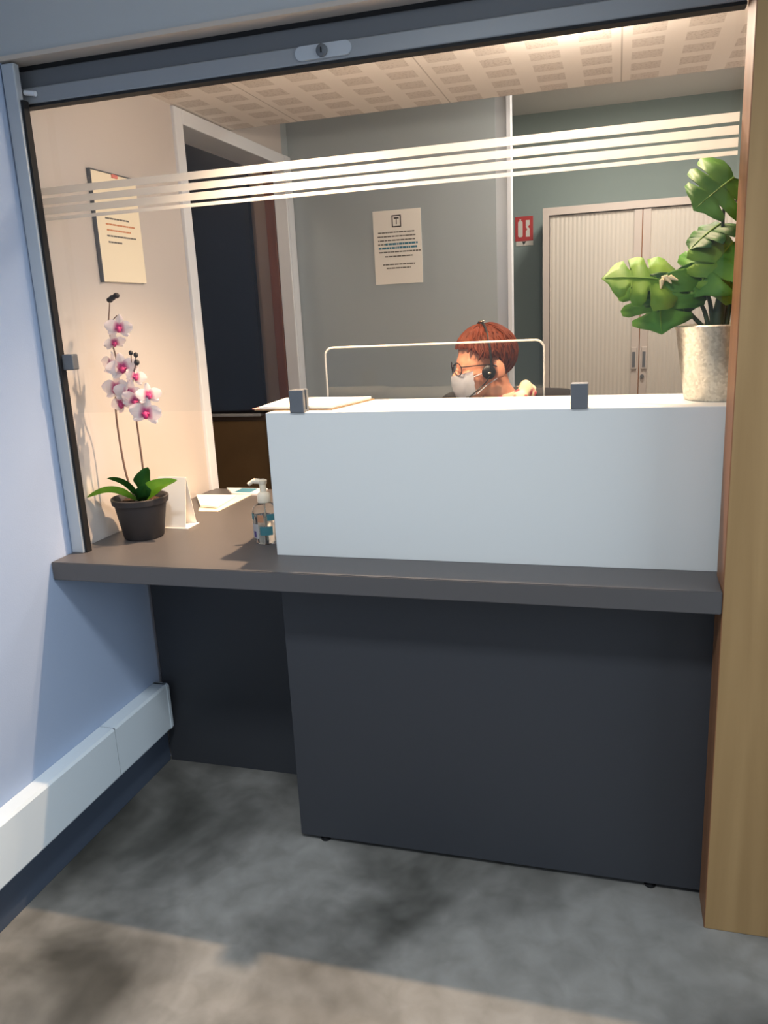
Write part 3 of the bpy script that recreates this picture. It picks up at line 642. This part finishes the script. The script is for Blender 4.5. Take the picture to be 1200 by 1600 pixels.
def arc_label(nm, a0, a1, z0, z1, m, r=.0366):
    bm = bmesh.new(); n = 14; A = []; B = []
    for i in range(n + 1):
        a = math.radians(a0 + (a1 - a0) * i / n); A.append(bm.verts.new((BX + r * math.cos(a), BY + .85 * r * math.sin(a), ZT + z0))); B.append(bm.verts.new((BX + r * math.cos(a), BY + .85 * r * math.sin(a), ZT + z1)))
    for i in range(n): bm.faces.new((A[i], A[i + 1], B[i + 1], B[i]))
    bmesh.ops.solidify(bm, geom=bm.faces[:], thickness=-.0003); return obj(nm, bm, m, t, True)
arc_label('label', 185, 232, .068, .084, 'label_teal'); arc_label('label', 298, 345, .066, .084, 'label_teal'); arc_label('label', 255, 282, .062, .082, 'label_peach')
arc_label('label', 195, 255, .016, .056, 'label_white'); arc_label('label', 262, 320, .026, .050, 'label_teal'); arc_label('label', 225, 242, .020, .036, 'label_violet', .0371)
bm = bmesh.new(); tube(bm, [(BX, BY, ZT + .115), (BX + .003, BY, ZT + .012)], .002, 8); obj('dip_tube', bm, 'pump', t)

# pen pot
t = thing('pen_pot', 'black pot of pens partly hidden behind the white shelf box', 'pen pot', (0.575, 0.47, ZT))
bm = bmesh.new(); lathe(bm, [(0, 0), (.035, 0), (.036, .002), (.036, .09), (.033, .09), (.033, .004), (0, .004)], 32, (.565, .48, ZT), cap_bottom=False); obj('pot', bm, 'black', t, True)
for k in range(5):
    a = k * 1.3 + .5; bm = bmesh.new(); p0 = Vector((.565 + .012 * math.cos(a + 2), .48 + .012 * math.sin(a + 2), ZT + .006)); p1 = Vector((.565 + .034 * math.cos(a), .48 + .034 * math.sin(a), ZT + .145 + .01 * (k % 3)))
    tube(bm, [p0, p0.lerp(p1, .93), p1], [.004, .004, .002], 10); obj('pen', bm, ('black', 'pot', 'navy', 'black', 'frame')[k], t, True)

# ------------------------------------------------------------ monstera
MX, MY = 1.640, 0.285
t = thing('potted_monstera', 'split leaf monstera in a galvanised zinc pot on the right of the white shelf', 'plant', (MX, MY, ZS))
bm = bmesh.new(); lathe(bm, [(0, .001), (.074, 0), (.077, .003), (.0995, .155), (.1015, .158), (.103, .163), (.1005, .166), (.097, .160), (.092, .145), (0, .145)], 56, (MX, MY, ZS), cap_bottom=False)
obj('pot', bm, 'zinc', t, True)
bm = bmesh.new(); lathe(bm, [(0, .150), (.05, .149), (.0935, .1455)], 32, (MX, MY, ZS), cap_bottom=False); obj('soil', bm, 'soil', t, True)
# outline of one half of a monstera leaf, base at 0, tip at 1 (u along, v outwards); slits cut in from the margin
HALF = [(0.03, 0.0), (-.06, .06), (-.12, .15), (-.14, .27), (-.09, .38), (.01, .46), (.12, .49), (.22, .48), (.28, .42), (.27, .24), (.29, .20), (.32, .23), (.36, .40), (.43, .46), (.53, .44), (.59, .36), (.56, .20), (.58, .15), (.61, .18), (.67, .32), (.75, .33), (.83, .24), (.90, .12), (1.0, 0.0)]
def split_leaf(base, tip, nrm, wid, m, cup=.12, petiole=None, bend=.15):
    base, tip, nrm = Vector(base), Vector(tip), Vector(nrm); u = tip - base; L = u.length; u.normalize(); v = nrm.cross(u).normalized(); n = u.cross(v)
    bm = bmesh.new()
    def P(a, b):
        return base + u * (a * L) + v * (b * wid * 2) + n * (-(cup * wid * (abs(b) * 2) ** 2) - bend * L * a * a + .006 * math.sin(a * 22) * abs(b) * 2)
    for s in (1, -1):
        k = len(HALF); mids = [(max(0.0, min(1.0, a * .9 + .04)), 0) for a, b in HALF]
        ring = [bm.verts.new(P(a, s * b)) for a, b in HALF]; inner = [bm.verts.new(P(*(c[0], 0))) for c in mids]; mid2 = [bm.verts.new(P((a + c[0]) / 2, s * b / 2)) for (a, b), c in zip(HALF, mids)]
        for i in range(k - 1):
            for A, B in ((ring, mid2), (mid2, inner)):
                try: bm.faces.new((A[i], A[i + 1], B[i + 1], B[i]))
                except ValueError: pass
    bmesh.ops.remove_doubles(bm, verts=bm.verts, dist=1e-5); bmesh.ops.dissolve_degenerate(bm, edges=bm.edges, dist=1e-6)
    lf = obj('leaf', bm, m, t, True); sm = lf.modifiers.new('thickness', 'SOLIDIFY'); sm.thickness = .001
    bm = bmesh.new(); tube(bm, [P(a, 0) + n * .001 for a in (0, .25, .5, .75, .95)], [.0026, .0022, .0016, .0012, .0006], 6); obj('midrib', bm, 'mleaf_light', lf, True)
    if petiole:
        bm = bmesh.new(); pp = smooth_path(petiole + [tuple(base)], 7); tube(bm, pp, [.0055 - .0028 * i / len(pp) for i in range(len(pp))], 8); obj('leaf_stalk', bm, 'mstem', t, True)
ZP = ZS + .148
split_leaf((1.520, .27, 1.446), (1.384, .235, 1.474), (-.1, -.75, .75), .085, 'mleaf_light', petiole=[(MX - .03, MY, ZP), (1.56, .28, 1.385)])
split_leaf((1.500, .262, 1.452), (1.505, .232, 1.335), (-.25, -1, .25), .10, 'mleaf', cup=.3, petiole=[(MX - .028, MY - .01, ZP), (1.585, .28, 1.40)])
split_leaf((1.530, .275, 1.462), (1.560, .245, 1.372), (.2, -1, .3), .085, 'mleaf_dark', petiole=[(MX - .02, MY, ZP), (1.60, .285, 1.42)])
split_leaf((1.650, .28, 1.520), (1.560, .238, 1.420), (-.5, -.8, .6), .115, 'mleaf', petiole=[(MX - .005, MY, ZP), (1.64, .285, 1.42)])
split_leaf((1.662, .275, 1.500), (1.640, .225, 1.395), (.1, -1, .25), .105, 'mleaf_light', petiole=[(MX + .005, MY, ZP), (1.655, .285, 1.42)])
split_leaf((1.625, .30, 1.560), (1.558, .27, 1.520), (-.5, -.5, 1), .07, 'mleaf_dark', petiole=[(MX + .0, MY + .01, ZP), (1.645, .30, 1.45)])
split_leaf((1.645, .28, 1.650), (1.565, .25, 1.596), (-.25, -1, .35), .092, 'mleaf', petiole=[(MX - .01, MY + .01, ZP), (1.634, .285, 1.45), (1.628, .285, 1.58)])
split_leaf((1.70, .30, 1.50), (1.80, .28, 1.45), (.3, -.8, .6), .10, 'mleaf', petiole=[(MX + .03, MY, ZP), (1.68, .29, 1.42)])
bm = bmesh.new()
for a, b in (((1.505, .255, 1.455), (1.525, .24, 1.440)), ((1.508, .255, 1.452), (1.503, .24, 1.430)), ((1.51, .252, 1.448), (1.538, .24, 1.446))): tube(bm, [a, Vector(a).lerp(Vector(b), .5) + Vector((0, 0, .006)), b], [.002, .006, .0015], 7)
obj('dry_sheath', bm, 'dry', t, True)
bm = bmesh.new(); tube(bm, smooth_path([(MX - .015, MY, ZP - .01), (MX - .012, MY, ZP + .05), (MX, MY, ZP + .12)], 6), [.013 - .006 * i / 13 for i in range(13)], 10); obj('main_stem', bm, 'mstem', t, True)

# ------------------------------------------------------------ office chair
t = thing('office_chair', 'dark fabric office chair behind the person', 'chair', (1.05, 1.30, 0))
SX, SY = 1.05, 1.30
bm = bmesh.new(); prism(bm, rrect(SX - .24, SX + .24, SY - .24, SY + .24, .08), 'z', .372, .418); bmesh.ops.bevel(bm, geom=[e for e in bm.edges if abs(e.verts[0].co.z - e.verts[1].co.z) < 1e-5], offset=.012, segments=2, affect='EDGES'); obj('seat', bm, 'seatf', t, True)
bm = bmesh.new(); prism(bm, rrect(SX - .22, SX + .22, .60, 1.06, .07), 'y', SY + .235, SY + .275); bmesh.ops.bevel(bm, geom=[e for e in bm.edges if abs(e.verts[0].co.y - e.verts[1].co.y) < 1e-5], offset=.012, segments=2, affect='EDGES'); obj('backrest', bm, 'seatf', t, True)
bm = bmesh.new(); tube(bm, smooth_path([(SX, SY + .10, .362), (SX, SY + .29, .38), (SX, SY + .295, .75)], 6), .018, 10); obj('back_bracket', bm, 'black', t, True)
bm = bmesh.new(); lathe(bm, [(.05, .08), (.03, .10), (.028, .372)], 20, (SX, SY, 0), cap_top=True); obj('gas_column', bm, 'black', t, True)
for k in range(5):
    a = 2 * math.pi * k / 5 + .3; e = Vector((SX + .27 * math.cos(a), SY + .27 * math.sin(a), .065)); bm = bmesh.new(); tube(bm, [(SX, SY, .10), e], [.024, .014], 8); l = obj('leg', bm, 'black', t, True)
    bm = bmesh.new(); s = Vector((-math.sin(a), math.cos(a), 0)) * .012; tube(bm, [e + Vector((0, 0, -.038)) - s, e + Vector((0, 0, -.038)) + s], .026, 16); obj('caster', bm, 'black', l, True)

# ------------------------------------------------------------ person
t = thing('person', 'person with short auburn hair, glasses, face mask and headset seated behind the shelf', 'person', (1.05, 1.28, 0.47))
HC = Vector((0.978, 1.065, 1.232))                                  # middle of the head
yaw = math.radians(180 + 27)                                       # looks to photo-left, a little towards the viewer
HR = Matrix.Rotation(yaw, 4, 'Z') @ Matrix.Rotation(math.radians(7), 4, 'Y')
HM = Matrix.Translation(HC) @ HR
H = lambda x, y, z: HM @ Vector((x, y, z))
R3 = HR.to_3x3()
def limb(bm, pts, rad, k=6):
    P = [Vector(p) for p in pts]
    for (a, ra), (b, rb) in zip(list(zip(P, rad)), list(zip(P, rad))[1:]):
        tube(bm, [a, b], [ra, rb], 14); ball(bm, a, ra * .99, None, 14, 10); ball(bm, b, rb * .99, None, 14, 10)
bm = bmesh.new()
ball(bm, H(-.012, 0, .030), (.094, .074, .088), R3)                # cranium
ball(bm, H(.030, 0, -.030), (.062, .060, .080), R3)                # face
ball(bm, H(.045, 0, -.085), (.042, .042, .034), R3)                # jaw
ball(bm, H(.072, 0, -.098), (.018, .020, .016), R3)                # chin
ball(bm, H(.036, 0, .004), (.056, .060, .054), R3)                 # brow
for s in (1, -1):
    ball(bm, H(.066, .034 * s, -.030), (.022, .020, .018), R3)      # cheek
    ball(bm, H(.077, .030 * s, -.002), (.011, .013, .010), R3, 12, 8)   # eyelid
    ball(bm, H(-.030, .077 * s, -.022), (.020, .009, .033), R3 @ Matrix.Rotation(.15, 3, 'Y'), 14, 10)   # ear
    ball(bm, H(-.022, .075 * s, -.048), (.009, .007, .010), R3, 10, 8)
tube(bm, [H(.080, 0, .008), H(.094, 0, -.014), H(.108, 0, -.034)], [.007, .009, .012], 12); ball(bm, H(.108, 0, -.036), (.011, .012, .010), R3, 12, 8)
for s in (1, -1): ball(bm, H(.099, .010 * s, -.039), (.008, .007, .007), R3, 10, 8)
ball(bm, H(.086, 0, -.064), (.012, .024, .007), R3, 12, 8); ball(bm, H(.084, 0, -.075), (.011, .020, .007), R3, 12, 8)
NB = Vector((1.045, 1.165, 1.065))
limb(bm, [H(-.025, 0, -.05), H(-.035, 0, -.10), NB], [.052, .050, .060])
PV = Vector((1.05, 1.33, .565)); CH = Vector((1.05, 1.225, .93))
limb(bm, [PV, (1.05, 1.30, .70), CH, (1.05, 1.19, 1.01)], [.135, .115, .130, .085])
limb(bm, [(0.87, 1.17, 1.062), NB, (1.23, 1.18, 1.062)], [.048, .055, .048])
ARMS = [[(0.85, 1.17, 1.062), (0.80, 1.03, .875), (0.90, .80, .862), (0.915, .735, .850)], [(1.245, 1.18, 1.062), (1.30, 1.03, .875), (1.17, .80, .862), (1.155, .735, .850)]]
for A in ARMS: limb(bm, A, [.050, .037, .028, .024])
for sgn, A in ((1, ARMS[0]), (-1, ARMS[1])):                        # hands resting on the counter behind the shelf
    w = Vector(A[3]); limb(bm, [w, w + Vector((0, -.045, -.006)), w + Vector((0, -.075, -.008))], [.022, .026, .024])
    for k, (dx, L) in enumerate(((-.027, .055), (-.009, .068), (.009, .072), (.027, .064))):
        if sgn < 0: dx = -dx
        b0 = w + Vector((dx, -.085, -.008)); limb(bm, [b0, b0 + Vector((dx * .15, -L * .5, .002)), b0 + Vector((dx * .2, -L * .85, -.012)), b0 + Vector((dx * .2, -L, -.018))], [.0095, .0088, .008, .0065])
    b0 = w + Vector((.022 * sgn, -.03, -.008)); limb(bm, [b0, b0 + Vector((.028 * sgn, -.028, -.004)), b0 + Vector((.034 * sgn, -.055, -.010))], [.012, .0098, .0078])
for s in (-1, 1): limb(bm, [(1.05 + .085 * s, 1.31, .56), (1.05 + .12 * s, .86, .565), (1.05 + .12 * s, .88, .12), (1.05 + .12 * s, .86, .06), (1.05 + .12 * s, .74, .04)], [.085, .060, .042, .042, .034])
body = obj('body', bm, 'skin', t); remesh(body, .0040, 9, .5)
# clothing: a jumper and trousers as slightly fuller shells
bm = bmesh.new(); limb(bm, [(1.05, 1.33, .58), (1.05, 1.30, .70), CH, (1.05, 1.19, 1.01)], [.148, .130, .146, .102])
limb(bm, [(0.86, 1.16, 1.068), (1.045, 1.175, 1.068), (1.24, 1.18, 1.068)], [.062, .072, .062])
for A in ARMS: limb(bm, A[:3], [.062, .049, .038])
for s in (-1, 1): limb(bm, [(1.05 + .06 * s, 1.16, .98), (1.05 + .07 * s, 1.19, .92)], [.07, .07])
o = obj('jumper', bm, 'knit', t); remesh(o, .009, 6, .5)
bm = bmesh.new(); limb(bm, [(1.05, 1.33, .575), (1.05, 1.32, .62)], [.143, .140])
for s in (-1, 1): limb(bm, [(1.05 + .085 * s, 1.31, .565), (1.05 + .12 * s, .86, .57), (1.05 + .12 * s, .88, .12)], [.095, .072, .056])
o = obj('trousers', bm, 'denim', t); remesh(o, .011, 4, .5)
for s in (-1, 1):
    bm = bmesh.new(); limb(bm, [(1.05 + .12 * s, .895, .062), (1.05 + .12 * s, .80, .05), (1.05 + .12 * s, .715, .042)], [.046, .044, .038])
    for v in bm.verts: v.co.z = max(v.co.z, .0)
    o = obj('shoe', bm, 'black', t); remesh(o, .008, 3, .5)
# hair: cap volume and combed strands
def cap_pt(th, ph, k=1.0):                                          # th: from crown, ph: around (0 = face)
    c = Vector((-.016, 0, .032)); r = (.105, .086, .094)
    return c + Vector((r[0] * math.sin(th) * math.cos(ph), r[1] * math.sin(th) * math.sin(ph), r[2] * math.cos(th))) * k
def hair_limit(ph):                                                 # how far down the hair reaches, by direction
    a = abs((ph + math.pi) % (2 * math.pi) - math.pi)
    if a < .7: return math.radians(72)
    if a < 1.25: return math.radians(72 + (a - .7) / .55 * 26)
    if a < 1.75: return math.radians(98)
    return math.radians(98 + min(1, (a - 1.75) / .5) * 50)
bm = bmesh.new(); NR, NP = 14, 44; rows = []
for i in range(NR + 1):
    row = []
    for j in range(NP):
        ph = 2 * math.pi * j / NP; th = hair_limit(ph) * i / NR + .001
        p = cap_pt(th, ph, 1.0 + .02 * noise.noise(Vector((math.cos(ph) * 3, math.sin(ph) * 3, th * 3))))
        if th > 1.6 and math.cos(ph) < 0: p.x = max(p.x, -.118 + (th - 1.6) * .028)
        row.append(bm.verts.new(HM @ p))
    rows.append(row)
for a, b in zip(rows, rows[1:]):
    for j in range(NP): bm.faces.new((a[j], a[(j + 1) % NP], b[(j + 1) % NP], b[j]))
inner = []
for i in (NR, NR // 2, 1):
    inner.append([bm.verts.new(HM @ (Vector((-.012, 0, .028)) + (HM.inverted() @ v.co - Vector((-.012, 0, .028))) * .86)) for v in rows[i]])
for a, b in zip([rows[-1]] + inner, inner):
    for j in range(NP): bm.faces.new((a[j], a[(j + 1) % NP], b[(j + 1) % NP], b[j]))
hr = random.Random(5)
def strand(ph, t0, L, r=.0034):
    pts = []; tw = hr.uniform(-.25, .25)
    for k in range(6):
        s = k / 5; th = t0 + (L) * s; p = cap_pt(max(.02, th), ph + tw * s, 1.012 + .018 * math.sin(s * 3.1) + (.03 * s if s > .8 else 0) * hr.random()); pts.append(HM @ p)
    tube(bm, pts, [r * .6, r, r, r * .9, r * .7, r * .2], 5)
for k in range(420):
    ph = hr.uniform(-math.pi, math.pi); lim = hair_limit(ph); t0 = hr.uniform(0.02, lim * .85); strand(ph, t0, min(lim * 1.02 - t0, hr.uniform(.45, .85)), hr.uniform(.002, .004))
obj('hair', bm, 'hair', t, True)
# ears are part of the body; mask
bm = bmesh.new(); rows = []
for i in range(9):
    v = i / 8; row = []
    for j in range(17):
        a = (j / 16 - .5) * 2; ang = a * 1.32; zz = -.026 - .080 * v + .012 * abs(a); rr = .064 + .006 * math.sin(v * math.pi)
        x = .034 + (.072 + .008 * math.sin(math.pi * v) + .012 * max(0, 1 - abs(a) * 3) * (1 - v)) * math.cos(ang) ** .8 if math.cos(ang) > 0 else .034
        y = (rr) * math.sin(ang); x += .0012 * math.sin(v * 22)
        row.append(bm.verts.new(H(x, y, zz)))
    rows.append(row)
for a, b in zip(rows, rows[1:]):
    for j in range(16): bm.faces.new((a[j], a[j + 1], b[j + 1], b[j]))
bmesh.ops.solidify(bm, geom=bm.faces[:], thickness=.0015)
mk = obj('face_mask', bm, 'mask', t, True)
for s in (1, -1):
    bm = bmesh.new(); tube(bm, smooth_path([H(.058, .062 * s, -.034), H(.02, .073 * s, -.024), H(-.018, .082 * s, -.006)], 5), .0014, 6); tube(bm, smooth_path([H(.052, .060 * s, -.092), H(.02, .068 * s, -.070), H(-.016, .080 * s, -.052)], 5), .0014, 6); obj('ear_loop', bm, 'mask', mk, True)
# spectacles
bm = bmesh.new()
for s in (1, -1):
    loop = [H(.107 - .012 * abs(math.cos(a) * .5 + .5 if s > 0 else -math.cos(a) * .5 + .5), s * .033 + .026 * math.cos(a), .0 - .003 + .021 * math.sin(a)) for a in [2 * math.pi * k / 24 for k in range(25)]]
    tube(bm, loop, .0017, 6, caps=False)
    tube(bm, [H(.095, .059 * s, .004), H(.05, .074 * s, .002), H(.0, .083 * s, -.002), H(-.02, .083 * s, -.012)], .0017, 6)
tube(bm, smooth_path([H(.105, -.008, .002), H(.110, 0, .006), H(.105, .008, .002)], 4), .0016, 6)
sp = obj('spectacles', bm, 'frame', t, True)
# headset
bm = bmesh.new(); hb = [H(.004 - .014 * math.cos(a), .097 * math.sin(a), -.016 + .151 * math.cos(a)) for a in [(-90 + 180 * k / 28) * math.pi / 180 for k in range(29)]]
tube(bm, hb, .0042, 8); hs = obj('headset', bm, 'black', t, True)
bm = bmesh.new(); ball(bm, H(-.010, .012, .137), (.010, .012, .004), R3, 12, 8); obj('band_clasp', bm, 'silver', hs, True)
for s in (1, -1):
    bm = bmesh.new(); lathe(bm, [(0, 0), (.024, 0), (.027, .004), (.027, .012), (.020, .018), (0, .020)], 28, cap_bottom=False)
    obj('ear_cushion', bm, 'black', hs, True, HM @ Matrix.Translation((.012, .079 * s, -.026)) @ Matrix.Scale(.86, 4) @ Matrix.Rotation(math.radians(-90 * s), 4, 'X'))
bm = bmesh.new(); tube(bm, smooth_path([H(.014, .098, -.038), H(.040, .094, -.064), H(.085, .060, -.100)], 6), .0022, 8); ball(bm, H(.087, .058, -.101), .0075, None, 12, 8); obj('microphone_boom', bm, 'black', hs, True)
bm = bmesh.new(); ball(bm, H(.014, .098, -.028), (.006, .002, .004), R3, 10, 8); obj('badge', bm, 'silver', hs, True)
# scarf round the neck
bm = bmesh.new(); sc = []
for k in range(25):
    a = 2 * math.pi * k / 24; sc.append(Vector((1.045 + .078 * math.cos(a), 1.145 + .080 * math.sin(a), 1.098 + .018 * math.cos(a) + .006 * math.sin(3 * a))))
tube(bm, sc, [.026 + .006 * math.sin(k * 1.9) for k in range(25)], 12, caps=False)
ball(bm, (1.118, 1.09, 1.135), (.026, .024, .034), None, 14, 10); ball(bm, (1.105, 1.06, 1.105), (.026, .024, .030), None, 14, 10)
o = obj('scarf', bm, 'scarf', t); remesh(o, .005, 3, .5)
